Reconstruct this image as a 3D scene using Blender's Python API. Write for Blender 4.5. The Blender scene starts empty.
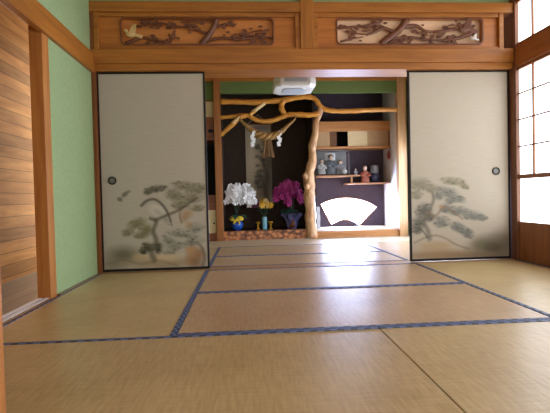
import bpy, math, random
import numpy as np
from mathutils import Vector, Matrix

random.seed(7)
rng = np.random.default_rng(11)
SC = bpy.context.scene
COL = SC.collection
PI = math.pi

# ------------------------------------------------------------------ helpers
def lin(c):
    return tuple((x / 255 / 12.92) if x / 255 <= .04045 else ((x / 255 + .055) / 1.055) ** 2.4 for x in c)

class MB:
    """collects shapes, then links them as ONE mesh object"""
    def __init__(s): s.v = []; s.f = []
    def add(s, vs, fs):
        b = len(s.v); s.v += [tuple(q) for q in vs]; s.f += [tuple(b + i for i in f) for f in fs]; return s
    def box(s, x0, x1, y0, y1, z0, z1):
        return s.add([(x0,y0,z0),(x1,y0,z0),(x1,y1,z0),(x0,y1,z0),(x0,y0,z1),(x1,y0,z1),(x1,y1,z1),(x0,y1,z1)],
                     [(0,3,2,1),(4,5,6,7),(0,1,5,4),(1,2,6,5),(2,3,7,6),(3,0,4,7)])
    def prism(s, pts, y0, y1):
        """outline in X,Z pushed from y0 to y1"""
        n = len(pts)
        vs = [(x, y0, z) for x, z in pts] + [(x, y1, z) for x, z in pts]
        fs = [tuple(range(n)), tuple(range(2*n-1, n-1, -1))]
        fs += [(i, n+i, n+(i+1) % n, (i+1) % n) for i in range(n)]
        return s.add(vs, fs)
    def ring(s, outer, inner, y0, y1):
        n = len(outer)
        vs = [(x,y0,z) for x,z in outer] + [(x,y0,z) for x,z in inner] + [(x,y1,z) for x,z in outer] + [(x,y1,z) for x,z in inner]
        fs = []
        for i in range(n):
            j = (i+1) % n
            fs += [(i,j,n+j,n+i), (2*n+j,2*n+i,3*n+i,3*n+j), (i,2*n+i,2*n+j,j), (n+j,3*n+j,3*n+i,n+i)]
        return s.add(vs, fs)
    def tube(s, path, radii, n=10, flat=1.0):
        P = [Vector(q) for q in path]
        if not hasattr(radii, '__len__'): radii = [radii]*len(P)
        T = [(P[min(i+1,len(P)-1)] - P[max(i-1,0)]).normalized() for i in range(len(P))]
        a = Vector((0,1,0)) if abs(T[0].y) < .9 else Vector((0,0,1))
        a = (a - T[0]*a.dot(T[0])).normalized()
        vs = []
        for i, (p, t, r) in enumerate(zip(P, T, radii)):
            a = (a - t*a.dot(t)).normalized(); b = t.cross(a)
            for k in range(n):
                w = 2*PI*k/n; vs.append(p + a*(math.cos(w)*r*flat) + b*(math.sin(w)*r))
        fs = [(i*n+k, i*n+(k+1) % n, (i+1)*n+(k+1) % n, (i+1)*n+k) for i in range(len(P)-1) for k in range(n)]
        fs += [tuple(range(n-1,-1,-1)), tuple((len(P)-1)*n+k for k in range(n))]
        return s.add(vs, fs)
    def lathe(s, prof, c=(0,0,0), n=20, sx=1, sy=1):
        vs = []
        for r, z in prof:
            for k in range(n):
                w = 2*PI*k/n; vs.append((c[0]+r*math.cos(w)*sx, c[1]+r*math.sin(w)*sy, c[2]+z))
        fs = [(i*n+k, i*n+(k+1) % n, (i+1)*n+(k+1) % n, (i+1)*n+k) for i in range(len(prof)-1) for k in range(n)]
        fs += [tuple(range(n-1,-1,-1)), tuple((len(prof)-1)*n+k for k in range(n))]
        return s.add(vs, fs)
    def ell(s, c, rx, ry, rz, n=12, m=7):
        prof = [(max(1e-4, math.sin(PI*i/m)), -math.cos(PI*i/m)*rz) for i in range(m+1)]
        return s.lathe(prof, c, n, rx, ry)
    def build(s, name, mat, parent=None, smooth=False, bevel=0.0, at=None):
        o0 = Vector(at) if at else Vector((0,0,0))
        if parent is not None: o0 = Vector(parent['_w'])
        me = bpy.data.meshes.new(name)
        me.from_pydata([tuple(Vector(q)-o0) for q in s.v], [], s.f); me.update()
        if smooth:
            for p in me.polygons: p.use_smooth = True
        if mat is not None: me.materials.append(mat)
        o = bpy.data.objects.new(name, me); COL.objects.link(o)
        if parent is not None:
            o.parent = parent; o['_w'] = list(o0)
        else:
            o.location = o0; o['_w'] = list(o0)
        if bevel:
            b = o.modifiers.new('bevel', 'BEVEL'); b.width = bevel; b.segments = 2; b.limit_method = 'ANGLE'
        return o

def tag(o, label, cat, group=None, kind=None):
    o['label'] = label; o['category'] = cat
    if group: o['group'] = group
    if kind: o['kind'] = kind
    return o
def thing(name, loc, label, cat, group=None, kind=None):
    o = bpy.data.objects.new(name, None); COL.objects.link(o); o.location = loc; o['_w'] = list(loc)
    o.empty_display_size = .05
    return tag(o, label, cat, group, kind)
def box(name, mat, x0,x1,y0,y1,z0,z1, parent=None, bevel=0.0):
    at = None if parent is not None else ((x0+x1)/2, (y0+y1)/2, z0)
    return MB().box(x0,x1,y0,y1,z0,z1).build(name, mat, parent, bevel=bevel, at=at)
def struct(name, mat, b, label, cat, bevel=0.0):
    return tag(box(name, mat, *b, bevel=bevel), label, cat, kind='structure')

def spline(pts, n=6):
    """smooth path through points (Catmull-Rom), any dimension"""
    P = [np.array(p, float) for p in pts]; P = [2*P[0]-P[1]] + P + [2*P[-1]-P[-2]]
    out = []
    for i in range(1, len(P)-2):
        for k in range(n):
            t = k/n
            out.append(.5*((2*P[i]) + (-P[i-1]+P[i+1])*t + (2*P[i-1]-5*P[i]+4*P[i+1]-P[i+2])*t*t + (-P[i-1]+3*P[i]-3*P[i+1]+P[i+2])*t**3))
    out.append(P[-2]); return out

# ------------------------------------------------------------------ materials
def nt(name):
    m = bpy.data.materials.new(name); m.use_nodes = True
    return m, m.node_tree.nodes, m.node_tree.links, m.node_tree.nodes['Principled BSDF']
def plain(name, c, rough=.6, var=.12, scale=12, metal=0, spec=.5, bump=0.0):
    m, N, L, B = nt(name)
    tc = N.new('ShaderNodeTexCoord'); no = N.new('ShaderNodeTexNoise'); no.inputs['Scale'].default_value = scale; no.inputs['Detail'].default_value = 4
    L.new(tc.outputs['Object'], no.inputs['Vector'])
    r = N.new('ShaderNodeValToRGB'); c = lin(c)
    r.color_ramp.elements[0].position = .3; r.color_ramp.elements[1].position = .7
    r.color_ramp.elements[0].color = tuple(x*(1-var) for x in c)+(1,); r.color_ramp.elements[1].color = tuple(min(1,x*(1+var)) for x in c)+(1,)
    L.new(no.outputs['Fac'], r.inputs['Fac']); L.new(r.outputs['Color'], B.inputs['Base Color'])
    B.inputs['Roughness'].default_value = rough; B.inputs['Metallic'].default_value = metal; B.inputs['Specular IOR Level'].default_value = spec
    if bump:
        b = N.new('ShaderNodeBump'); b.inputs['Strength'].default_value = bump; b.inputs['Distance'].default_value = .01
        L.new(no.outputs['Fac'], b.inputs['Height']); L.new(b.outputs['Normal'], B.inputs['Normal'])
    return m
def wood(name, c1, c2, axis='x', rough=.42, g=1.6, dens=22, boards=None, board_axis='z', spec=.45):
    """long-grained timber; boards = spacing of dark joints"""
    m, N, L, B = nt(name)
    tc = N.new('ShaderNodeTexCoord'); mp = N.new('ShaderNodeMapping')
    mp.inputs['Scale'].default_value = tuple(g if a == axis else dens for a in 'xyz')
    L.new(tc.outputs['Object'], mp.inputs['Vector'])
    no = N.new('ShaderNodeTexNoise'); no.inputs['Scale'].default_value = 1.0; no.inputs['Detail'].default_value = 6; no.inputs['Roughness'].default_value = .6; no.inputs['Distortion'].default_value = .6
    L.new(mp.outputs['Vector'], no.inputs['Vector'])
    r = N.new('ShaderNodeValToRGB'); r.color_ramp.elements[0].position = .28; r.color_ramp.elements[1].position = .72
    r.color_ramp.elements[0].color = lin(c1)+(1,); r.color_ramp.elements[1].color = lin(c2)+(1,)
    L.new(no.outputs['Fac'], r.inputs['Fac']); out = r.outputs['Color']
    if boards:
        sp = N.new('ShaderNodeSeparateXYZ'); L.new(tc.outputs['Object'], sp.inputs[0])
        d = N.new('ShaderNodeMath'); d.operation = 'DIVIDE'; d.inputs[1].default_value = boards; L.new(sp.outputs[board_axis.upper()], d.inputs[0])
        fl = N.new('ShaderNodeMath'); fl.operation = 'FLOOR'; L.new(d.outputs[0], fl.inputs[0])
        wn = N.new('ShaderNodeTexWhiteNoise'); wn.noise_dimensions = '1D'; L.new(fl.outputs[0], wn.inputs['W'])
        mr = N.new('ShaderNodeMapRange'); mr.inputs['To Min'].default_value = .72; mr.inputs['To Max'].default_value = 1.18; L.new(wn.outputs['Value'], mr.inputs['Value'])
        fr = N.new('ShaderNodeMath'); fr.operation = 'FRACT'; L.new(d.outputs[0], fr.inputs[0])
        lt = N.new('ShaderNodeMath'); lt.operation = 'GREATER_THAN'; lt.inputs[1].default_value = .05; L.new(fr.outputs[0], lt.inputs[0])
        m2 = N.new('ShaderNodeMapRange'); m2.inputs['To Min'].default_value = .35; m2.inputs['To Max'].default_value = 1; L.new(lt.outputs[0], m2.inputs['Value'])
        mu = N.new('ShaderNodeMath'); mu.operation = 'MULTIPLY'; L.new(mr.outputs[0], mu.inputs[0]); L.new(m2.outputs[0], mu.inputs[1])
        mx = N.new('ShaderNodeVectorMath'); mx.operation = 'SCALE'; L.new(out, mx.inputs[0]); L.new(mu.outputs[0], mx.inputs['Scale']); out = mx.outputs[0]
    L.new(out, B.inputs['Base Color']); B.inputs['Roughness'].default_value = rough; B.inputs['Specular IOR Level'].default_value = spec
    return m
def emit(name, c, s):
    m = bpy.data.materials.new(name); m.use_nodes = True; N = m.node_tree.nodes; L = m.node_tree.links; N.clear()
    e = N.new('ShaderNodeEmission'); o = N.new('ShaderNodeOutputMaterial')
    tc = N.new('ShaderNodeTexCoord'); no = N.new('ShaderNodeTexNoise'); no.inputs['Scale'].default_value = 1.5; L.new(tc.outputs['Object'], no.inputs['Vector'])
    r = N.new('ShaderNodeValToRGB'); r.color_ramp.elements[0].color = tuple(x*.9 for x in lin(c))+(1,); r.color_ramp.elements[1].color = lin(c)+(1,)
    L.new(no.outputs['Fac'], r.inputs['Fac']); L.new(r.outputs['Color'], e.inputs['Color'])
    e.inputs['Strength'].default_value = s; L.new(e.outputs[0], o.inputs[0]); return m
def rush(name, c1, c2, axis):
    """woven rush: fine ribs across the mat's long side, broad fading"""
    m, N, L, B = nt(name)
    tc = N.new('ShaderNodeTexCoord'); mp = N.new('ShaderNodeMapping')
    mp.inputs['Scale'].default_value = (70, 9, 1) if axis == 'x' else (9, 70, 1)
    L.new(tc.outputs['Object'], mp.inputs['Vector'])
    a = N.new('ShaderNodeTexNoise'); a.inputs['Scale'].default_value = 1; a.inputs['Detail'].default_value = 3; L.new(mp.outputs['Vector'], a.inputs['Vector'])
    m2 = N.new('ShaderNodeMapping'); m2.inputs['Scale'].default_value = (5, 130, 1) if axis == 'x' else (130, 5, 1); L.new(tc.outputs['Object'], m2.inputs['Vector'])
    b = N.new('ShaderNodeTexNoise'); b.inputs['Scale'].default_value = 1; b.inputs['Detail'].default_value = 2; L.new(m2.outputs['Vector'], b.inputs['Vector'])
    g = N.new('ShaderNodeTexNoise'); g.inputs['Scale'].default_value = 2.2; g.inputs['Detail'].default_value = 5; L.new(tc.outputs['Object'], g.inputs['Vector'])
    s1 = N.new('ShaderNodeMath'); s1.operation = 'MULTIPLY_ADD'; s1.inputs[1].default_value = .4; L.new(a.outputs['Fac'], s1.inputs[0])
    k = N.new('ShaderNodeMath'); k.operation = 'MULTIPLY'; k.inputs[1].default_value = .35; L.new(g.outputs['Fac'], k.inputs[0]); L.new(k.outputs[0], s1.inputs[2])
    s2 = N.new('ShaderNodeMath'); s2.operation = 'MULTIPLY_ADD'; s2.inputs[1].default_value = .25; L.new(b.outputs['Fac'], s2.inputs[0]); L.new(s1.outputs[0], s2.inputs[2])
    r = N.new('ShaderNodeValToRGB'); r.color_ramp.elements[0].position = .36; r.color_ramp.elements[1].position = .64
    r.color_ramp.elements[0].color = lin(c1)+(1,); r.color_ramp.elements[1].color = lin(c2)+(1,)
    L.new(s2.outputs[0], r.inputs['Fac']); L.new(r.outputs['Color'], B.inputs['Base Color'])
    bm = N.new('ShaderNodeBump'); bm.inputs['Strength'].default_value = .25; bm.inputs['Distance'].default_value = .002
    L.new(s2.outputs[0], bm.inputs['Height']); L.new(bm.outputs['Normal'], B.inputs['Normal'])
    B.inputs['Roughness'].default_value = .35; B.inputs['Specular IOR Level'].default_value = .65
    return m
def heri_mat(name):
    """navy cloth edging with a small paler woven figure"""
    m, N, L, B = nt(name)
    tc = N.new('ShaderNodeTexCoord'); ck = N.new('ShaderNodeTexChecker'); ck.inputs['Scale'].default_value = 30
    ck.inputs['Color1'].default_value = lin((42,52,82))+(1,); ck.inputs['Color2'].default_value = lin((98,116,160))+(1,)
    L.new(tc.outputs['Object'], ck.inputs['Vector']); L.new(ck.outputs['Color'], B.inputs['Base Color'])
    B.inputs['Roughness'].default_value = .6; return m
def art_mat(name, rough=.7):
    """the paint held in the sheet's colour attribute, over a cloth weave"""
    m, N, L, B = nt(name)
    at = N.new('ShaderNodeAttribute'); at.attribute_name = 'paint'
    tc = N.new('ShaderNodeTexCoord'); mp = N.new('ShaderNodeMapping'); mp.inputs['Scale'].default_value = (8, 8, 160); L.new(tc.outputs['Object'], mp.inputs['Vector'])
    no = N.new('ShaderNodeTexNoise'); no.inputs['Scale'].default_value = 1; no.inputs['Detail'].default_value = 2; L.new(mp.outputs['Vector'], no.inputs['Vector'])
    mr = N.new('ShaderNodeMapRange'); mr.inputs['To Min'].default_value = .9; mr.inputs['To Max'].default_value = 1.1; L.new(no.outputs['Fac'], mr.inputs['Value'])
    vm = N.new('ShaderNodeVectorMath'); vm.operation = 'SCALE'; L.new(at.outputs['Color'], vm.inputs[0]); L.new(mr.outputs[0], vm.inputs['Scale'])
    L.new(vm.outputs[0], B.inputs['Base Color']); B.inputs['Roughness'].default_value = rough; B.inputs['Specular IOR Level'].default_value = .25
    return m
def glassy(name):
    m = bpy.data.materials.new(name); m.use_nodes = True; N = m.node_tree.nodes; L = m.node_tree.links; N.clear()
    t = N.new('ShaderNodeBsdfTransparent'); g = N.new('ShaderNodeBsdfGlossy'); g.inputs['Roughness'].default_value = .05
    f = N.new('ShaderNodeFresnel'); f.inputs['IOR'].default_value = 1.45; mx = N.new('ShaderNodeMixShader'); o = N.new('ShaderNodeOutputMaterial')
    L.new(f.outputs[0], mx.inputs[0]); L.new(t.outputs[0], mx.inputs[1]); L.new(g.outputs[0], mx.inputs[2]); L.new(mx.outputs[0], o.inputs[0]); return m
def burl(name):
    m, N, L, B = nt(name)
    tc = N.new('ShaderNodeTexCoord'); mp = N.new('ShaderNodeMapping'); mp.inputs['Scale'].default_value = (11, 11, 15); mp.inputs['Rotation'].default_value = (0, .5, 0); L.new(tc.outputs['Object'], mp.inputs['Vector'])
    v = N.new('ShaderNodeTexVoronoi'); v.inputs['Scale'].default_value = 1.3; L.new(mp.outputs['Vector'], v.inputs['Vector'])
    r = N.new('ShaderNodeValToRGB'); e = r.color_ramp.elements; e[0].position = .15; e[1].position = .75
    e[0].color = lin((214,140,84))+(1,); e[1].color = lin((84,38,22))+(1,)
    L.new(v.outputs['Distance'], r.inputs['Fac']); L.new(r.outputs['Color'], B.inputs['Base Color']); B.inputs['Roughness'].default_value = .3; return m

M = {}
HX = ((134,80,28), (182,118,48))            # honey-coloured cypress
M['beam_x'] = wood('beam_wood_x', *HX, 'x'); M['beam_y'] = wood('beam_wood_y', *HX, 'y'); M['beam_z'] = wood('beam_wood_z', (160,98,46), (200,138,72), 'z')
M['dark_z'] = wood('brown_post_wood', (100,62,42), (134,86,58), 'z')
M['win_wood'] = wood('window_wood', (124,74,42), (160,104,62), 'z')
M['win_beam'] = wood('window_beam_wood', (138,80,40), (172,106,56), 'y')
M['ranma'] = wood('transom_board_wood', (150,86,36), (196,124,54), 'x', g=1.0, dens=14)
M['petal_w0'] = plain('whitened_carved_wood', (226,220,214), .5, .05, 20); M['back_o'] = wood('orange_lit_room_backing', (196,120,56), (222,150,82), 'x'); M['back_p'] = plain('salmon_lit_room_backing', (238,200,162), .8, .04, 8)  # backing tones stand in for the lit room behind the transoms, paler at right
M['carve'] = plain('carved_wood', (110,66,44), .45, .25, 20)
M['carve_pale'] = plain('pale_carved_wood', (206,176,118), .5, .15, 20)
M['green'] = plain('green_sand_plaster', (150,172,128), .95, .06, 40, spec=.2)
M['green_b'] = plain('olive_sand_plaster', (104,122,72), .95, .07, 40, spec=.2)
M['dark_plaster'] = plain('dark_plaster', (66,54,44), .95, .12, 20, spec=.2)
M['mauve_plaster'] = plain('mauve_plaster', (80,70,80), .95, .08, 20, spec=.2)
M['white_plaster'] = plain('white_plaster', (226,224,226), .9, .04, 20, spec=.2)
M['ceiling'] = wood('ceiling_boards', (176,122,74), (206,156,104), 'y', boards=.45, board_axis='x')
M['planks'] = wood('hall_plank_wood', (176,112,60), (218,154,92), 'y', boards=.105, board_axis='z', dens=14, rough=.75, spec=.2)
M['hall_floor'] = wood('hall_floor_wood', (140,122,102), (168,150,128), 'y', boards=.12, board_axis='x', rough=.3)
M['sill'] = wood('sill_wood', (150,110,72), (176,134,92), 'x')
M['sill_y'] = wood('door_sill_wood', (120,92,66), (150,116,84), 'y', rough=.3)
M['steel'] = plain('pale_sill_track', (222,226,232), .3, .04, 6)
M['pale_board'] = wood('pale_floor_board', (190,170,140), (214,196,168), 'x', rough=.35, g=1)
M['rush_x'] = rush('rush_mat_lengthwise', (164,138,94), (200,176,130), 'x')
M['rush_y'] = rush('rush_mat_crosswise', (172,148,100), (208,186,138), 'y')
M['rush_b'] = rush('rush_mat_brown', (164,134,100), (198,170,132), 'x')
M['heri'] = heri_mat('mat_edging_cloth')
M['lacquer'] = plain('black_lacquer', (26,20,20), .45, .1, 10, spec=.25)
M['paint'] = art_mat('painted_door_cloth'); M['scrollpaint'] = art_mat('scroll_painting_paper')
M['pull'] = plain('dark_bronze', (44,44,46), .4, .2, 20, metal=.6)
M['pull_in'] = plain('worn_bronze', (112,110,104), .45, .2, 20, metal=.5)
M['branch'] = wood('polished_branch_wood', (176,108,34), (226,164,72), 'x', rough=.3, g=3, dens=18)
M['cut'] = plain('pale_cut_wood', (226,196,140), .5, .1, 20)
M['trunk'] = wood('natural_trunk_wood', (146,94,56), (232,192,146), 'z', rough=.4, g=5, dens=22)
M['straw'] = plain('rice_straw', (158,122,70), .8, .25, 60, bump=.3)
M['tassel'] = plain('dark_rice_straw', (128,96,62), .8, .25, 60, bump=.3)
M['paper'] = plain('white_paper', (236,238,240), .8, .03, 10)
M['shelf'] = wood('shelf_wood', (150,100,60), (190,136,88), 'x')
M['lintel'] = wood('alcove_lintel_wood', (160,104,56), (200,144,88), 'x')
M['cream'] = plain('cream_paper', (214,192,150), .8, .06, 15)
M['tanpaper'] = plain('tan_paper', (178,144,104), .8, .06, 15)
M['brownpaper'] = plain('brown_paper', (108,74,50), .8, .08, 15)
M['void'] = plain('dark_interior', (30,24,24), .9, .1, 10)
M['burl'] = burl('figured_sill_wood')
M['drawer'] = wood('red_brown_wood', (104,54,30), (146,84,48), 'x')
M['blk'] = plain('black_lacquer_board', (26,24,28), .25, .1, 10)
M['acryl'] = plain('white_lamp_acrylic', (226,226,222), .25, .03, 10)
M['acryl_in'] = plain('grey_lamp_panel', (176,184,192), .35, .03, 10)
M['cord'] = plain('lamp_cord', (210,204,190), .6, .05, 10)
M['window'] = emit('daylit_shoji_paper', (246,250,255), 4.2)
M['window_up'] = emit('daylit_upper_paper', (250,252,255), 3.6)
M['window_n'] = emit('added_near_daylight', (250,250,250), 3.0)  # glow of the added window behind the camera
M['window_b'] = emit('daylit_garden_glass', (228,238,255), 10.0)
M['fan'] = emit('daylit_fan_paper', (196,212,255), 48.0)
M['hallwin'] = emit('daylit_hall_glass', (240,240,240), 9.0)
M['glass'] = glassy('case_glass')
M['blue'] = plain('blue_glaze', (38,92,190), .15, .12, 20)
M['ltblue'] = plain('light_blue_glaze', (130,196,214), .25, .05, 20)
M['yellow'] = plain('yellow_ribbon', (238,206,60), .4, .12, 25)
M['petal_w'] = plain('white_petal', (240,242,246), .6, .04, 30)
M['petal_m'] = plain('magenta_petal', (140,18,98), .6, .3, 30)
M['petal_y'] = plain('yellow_petal', (228,178,52), .6, .2, 30)
M['petal_p'] = plain('purple_petal', (110,44,90), .6, .2, 30)
M['leaf'] = plain('dark_green_leaf', (44,98,84), .4, .25, 20)
M['leaf2'] = plain('deep_green_leaf', (40,62,40), .4, .25, 20)
M['gold'] = plain('gold_metal', (214,160,50), .3, .1, 20, metal=.8)
M['foil'] = plain('lilac_foil', (120,120,176), .2, .3, 25, metal=.35)
M['robe_r'] = plain('orange_pink_robe', (172,100,80), .7, .2, 40)
M['robe_g'] = plain('grey_robe', (150,150,160), .7, .2, 40)
M['robe_w'] = plain('white_robe', (222,222,222), .7, .1, 40)
M['robe_b'] = plain('slate_robe', (98,112,124), .7, .2, 40)
M['skin'] = plain('doll_face', (236,206,184), .5, .04, 30)
M['hair'] = plain('black_doll_hair', (24,22,24), .5, .1, 40)
M['jar'] = plain('grey_jar_glaze', (140,142,146), .3, .12, 20)
M['jar_b'] = plain('slate_blue_glaze', (62,66,96), .3, .15, 20)
M['red'] = plain('red_cloth', (150,34,34), .7, .15, 30)
M['carton'] = plain('pale_carton', (200,200,204), .7, .06, 15)

# ------------------------------------------------------------------ the setting
XL, XR = -1.345, 2.60
YP = 4.06            # face of the partition between the two rooms
YT = 6.76            # face of the alcove
YB = 7.62            # back of the alcove
CEIL = 2.72
struct('floor', M['sill'], (XL,XR,-2.6,YT,-.12,-.05), 'wooden subfloor lying under the straw mats', 'floor')
struct('ceiling', M['ceiling'], (XL-.1,XR+.1,-2.6,YP+.1,CEIL,CEIL+.06), 'boarded ceiling over the green-walled room', 'ceiling')
struct('ceiling_alcove_room', M['ceiling'], (XL-.1,XR+.1,YP+.1,YB+.1,CEIL,CEIL+.06), 'boarded ceiling over the room with the alcove', 'ceiling')
# left wall: pale green plaster, broken by the doorway to the passage
struct('wall_left', M['green'], (XL-.08,XL,3.20,YP+.1,0,CEIL), 'green sand-plaster wall beside the left painted door', 'wall')
struct('wall_left_above_doorway', M['green'], (XL-.08,XL,1.1,3.20,1.95,CEIL), 'green plaster wall above the passage doorway', 'wall')
struct('wall_left_alcove_room', M['green'], (XL-.08,XL,YP+.1,YB+.1,0,CEIL), 'green plaster wall on the left of the alcove room', 'wall')
struct('wall_left_near', M['green'], (XL-.08,XL,-2.6,1.1,0,CEIL), 'green plaster wall near the camera on the left', 'wall')
struct('trim_1', M['beam_y'], (XL-.02,XL+.028,1.16,YP+.02,1.795,1.965), 'long honey wood rail across the green left wall', 'beam', .004)
struct('trim_2', M['beam_y'], (XL-.085,XL-.022,1.16,3.13,1.85,1.93), 'grooved wood head of the passage doorway', 'beam', .003)
box('head_groove', M['steel'], XL-.08,XL-.062,1.2,3.10,1.843,1.85, parent=bpy.data.objects['trim_2'])
box('head_groove', M['steel'], XL-.048,XL-.03,1.2,3.10,1.843,1.85, parent=bpy.data.objects['trim_2'])
struct('trim_3', M['beam_z'], (XL-.085,XL+.003,3.10,3.20,-.02,1.85), 'honey wood doorpost between passage and green wall', 'post', .004)
struct('baseboard_left', M['sill_y'], (XL,XL+.03,3.20,YP+.02,-.05,.006), 'thin dark wood strip at foot of green wall', 'baseboard')
# partition rail, posts and transom surround
struct('trim_4', M['beam_x'], (XL,XR,YP-.005,YP+.30,1.875,2.0), 'broad honey wood rail above the painted sliding doors', 'beam', .004)
struct('trim_5', M['beam_x'], (XL,XR,YP+.015,YP+.28,1.815,1.875), 'grooved door head the painted doors slide in', 'beam', .003)
struct('trim_6', M['beam_x'], (XL,XR,YP-.005,YP+.2,2.335,2.425), 'honey wood rail along the top of the carved transoms', 'beam', .004)
struct('trim_7', wood('centre_post_wood', *HX, 'z'), (.534,.655,YP-.01,YP+.2,2.0,CEIL), 'short upright post between the two carved transoms', 'post', .004)
struct('trim_8', wood('left_post_wood', (104,58,26), (140,82,38), 'z'), (XL,-1.318,YP,YP+.2,0,2.34), 'narrow brown post where green wall meets painted door', 'post')
struct('trim_9', M['dark_z'], (2.552,2.63,YP-.03,YP+.2,-.05,CEIL), 'dark brown corner post beside the right painted door', 'post', .004)
struct('wall_over_transoms', M['green'], (XL,XR,YP+.06,YP+.14,2.425,CEIL), 'strip of green plaster above the carved transoms', 'wall')
struct('trim_10', M['sill'], (XL,XR,YP,YP+.18,-.12,-.001), 'flush wooden sill under the painted sliding doors', 'sill')
# right wall: windows over a low board
def window(name, x, y0, y1, zb, z1, rows, label, pane, cols=None, rail=None, board=True):
    w = thing(name, (x, (y0+y1)/2, 0 if board else zb), label, 'window', kind='structure')
    fr = MB().box(x-.02,x+.02,y1-.035,y1,zb,z1).box(x-.02,x+.02,y0,y0+.035,zb,z1).box(x-.019,x+.019,y0,y1,zb,zb+.035).box(x-.019,x+.019,y0,y1,z1-.03,z1)
    if rail: fr.box(x-.019,x+.019,y0,y1,rail-.02,rail+.02)
    fr.build('window_frame', M['win_wood'], w)
    MB().box(x+.004,x+.008,y0+.03,y1-.03,zb+.03,z1-.02).build('pane', pane, w)
    mu = MB(); n = cols or 3
    for k in range(1, n):
        yy = y1-.035 + (y0-y1+.07)*k/n
        mu.box(x-.012,x+.006,yy-.008,yy+.008,(rail or zb),z1)
    for z in rows: mu.box(x-.012,x+.006,y0+.03,y1-.03,z-.006,z+.006)
    mu.build('muntin', M['win_wood'], w)
    if board: MB().box(x-.014,x+.014,y0,y1,-.02,zb).build('kick_board', M['win_wood'], w)
    return w
XW = 2.585
ys = [4.10, 3.285, 2.47, 1.655, 1.19]
names = ['window lattice beside the corner post at the painted door', 'second window lattice along from the corner post', 'third window lattice along from the corner post', 'narrow window lattice nearest the camera']
for k in range(4):
    window(f'window_{k+1}', XW, ys[k+1], ys[k], .33, 1.815, (1.565,1.322,1.07), 'tall papered ' + names[k], M['window'], 3, .787)
    window(f'window_{k+5}', XW, ys[k+1], ys[k], 2.0, 2.44, (), 'upper papered ' + names[k].replace('window lattice', 'window pane'), M['window_up'], 3, None, False)
struct('trim_11', M['win_beam'], (XW-.035,XW+.03,1.19,YP-.03,1.815,2.0), 'brown rail between lower and upper right windows', 'beam', .004)
struct('trim_12', M['win_beam'], (XW-.03,XW+.03,1.19,YP-.03,2.44,2.52), 'brown rail above the upper right windows', 'beam', .004)
struct('wall_right', M['green'], (XW-.02,XW+.05,1.19,YP,2.52,CEIL), 'green plaster above the right windows', 'wall')
struct('wall_right_near', M['green'], (XW-.03,XW+.1,-2.6,1.19,2.0,CEIL), 'green plaster wall near the camera on the right', 'wall')
struct('wall_near', M['white_plaster'], (XL-.1,XR+.1,-2.7,-2.6,0,CEIL), 'plain wall behind the camera', 'wall')
for k, (a, b) in enumerate(((.1,1.1), (-.9,.1), (-1.9,-.9))):  # added unseen windows, put in for frontal light on doors and floor
    window(f'window_{k+13}', XW, a, b, .33, 2.0, (1.4,.9), ['first','second','third'][k]+' added papered window beside the camera, unseen, for front light', M['window'], 3, None)
window_back = thing('window_16', (.6,-2.58,.3), 'wide added papered window behind the camera, unseen, for front light', 'window', kind='structure')  # unseen glowing window, added to light the room from the front
box('window_frame', M['win_wood'], -.9,2.2,-2.6,-2.585,.2,2.2, parent=window_back)
box('pane', M['window_n'], -.85,2.15,-2.584,-2.58,.25,2.15, parent=window_back)
# garden windows of the alcove room
for k, (a, b) in enumerate(((5.45,6.6), (4.3,5.45))):
    window(f'window_{k+9}', XW, a, b, .12, 1.40, (), ['low garden window nearest the alcove', 'low garden window behind the right painted door'][k], M['window_b'], 2, .75, True)
struct('wall_right_alcove_room', M['green'], (XW-.03,XW+.06,YP+.2,YB+.1,1.40,CEIL), 'green plaster above the garden windows', 'wall')
struct('wall_right_beside_alcove', M['green'], (XW-.03,XW+.06,6.6,YB+.1,0,1.40), 'green plaster beside the alcove post', 'wall')
struct('wall_right_behind_door', M['green'], (XW-.03,XW+.06,YP+.2,4.3,0,1.40), 'green plaster just behind the right painted door', 'wall')
# near partition: the post at the photo's left edge
struct('trim_13', M['beam_z'], (-.755,-.632,1.06,1.18,-.05,CEIL), 'honey wood post close to the camera at left edge', 'post', .004)
struct('wall_near_partition', M['green'], (XL,-.755,1.09,1.15,0,CEIL), 'green plaster between near post and left wall', 'wall')
# passage beyond the doorway
struct('floor_passage', M['hall_floor'], (-2.1,XL-.085,.6,5.4,-.1,-.03), 'dull brown board floor of the side passage', 'floor')
struct('wall_passage', M['planks'], (-2.16,-2.09,.6,5.4,-.1,2.5), 'horizontal wooden planks lining the side passage', 'wall')
struct('wall_passage_inner', M['green'], (XL-.10,XL-.081,3.20,5.4,-.03,2.5), 'passage side of the green wall', 'wall')
struct('ceiling_passage', M['ceiling'], (-2.16,XL-.08,.6,5.4,2.5,2.55), 'boarded ceiling of the side passage', 'ceiling')
struct('wall_passage_near', M['planks'], (-2.16,XL-.08,.55,.6,-.1,2.5), 'near end wall of the side passage', 'wall')
w = thing('window_11', (-1.79,5.4,0), 'bright window at far end of the side passage', 'window', kind='structure')
box('window_frame', M['win_wood'], -2.16,XL-.08,5.4,5.45,-.1,.1, parent=w)
box('pane', M['hallwin'], -2.1,XL-.085,5.41,5.42,.1,2.3, parent=w)
s_ = struct('trim_14', M['sill_y'], (XL-.085,XL+.02,1.16,3.10,-.06,.0), 'grooved wooden sill of the passage doorway', 'sill')
for a in (-.08, -.038): box('sill_track', M['steel'], XL+a,XL+a+.026,1.18,3.10,.0,.004, parent=s_)

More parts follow.
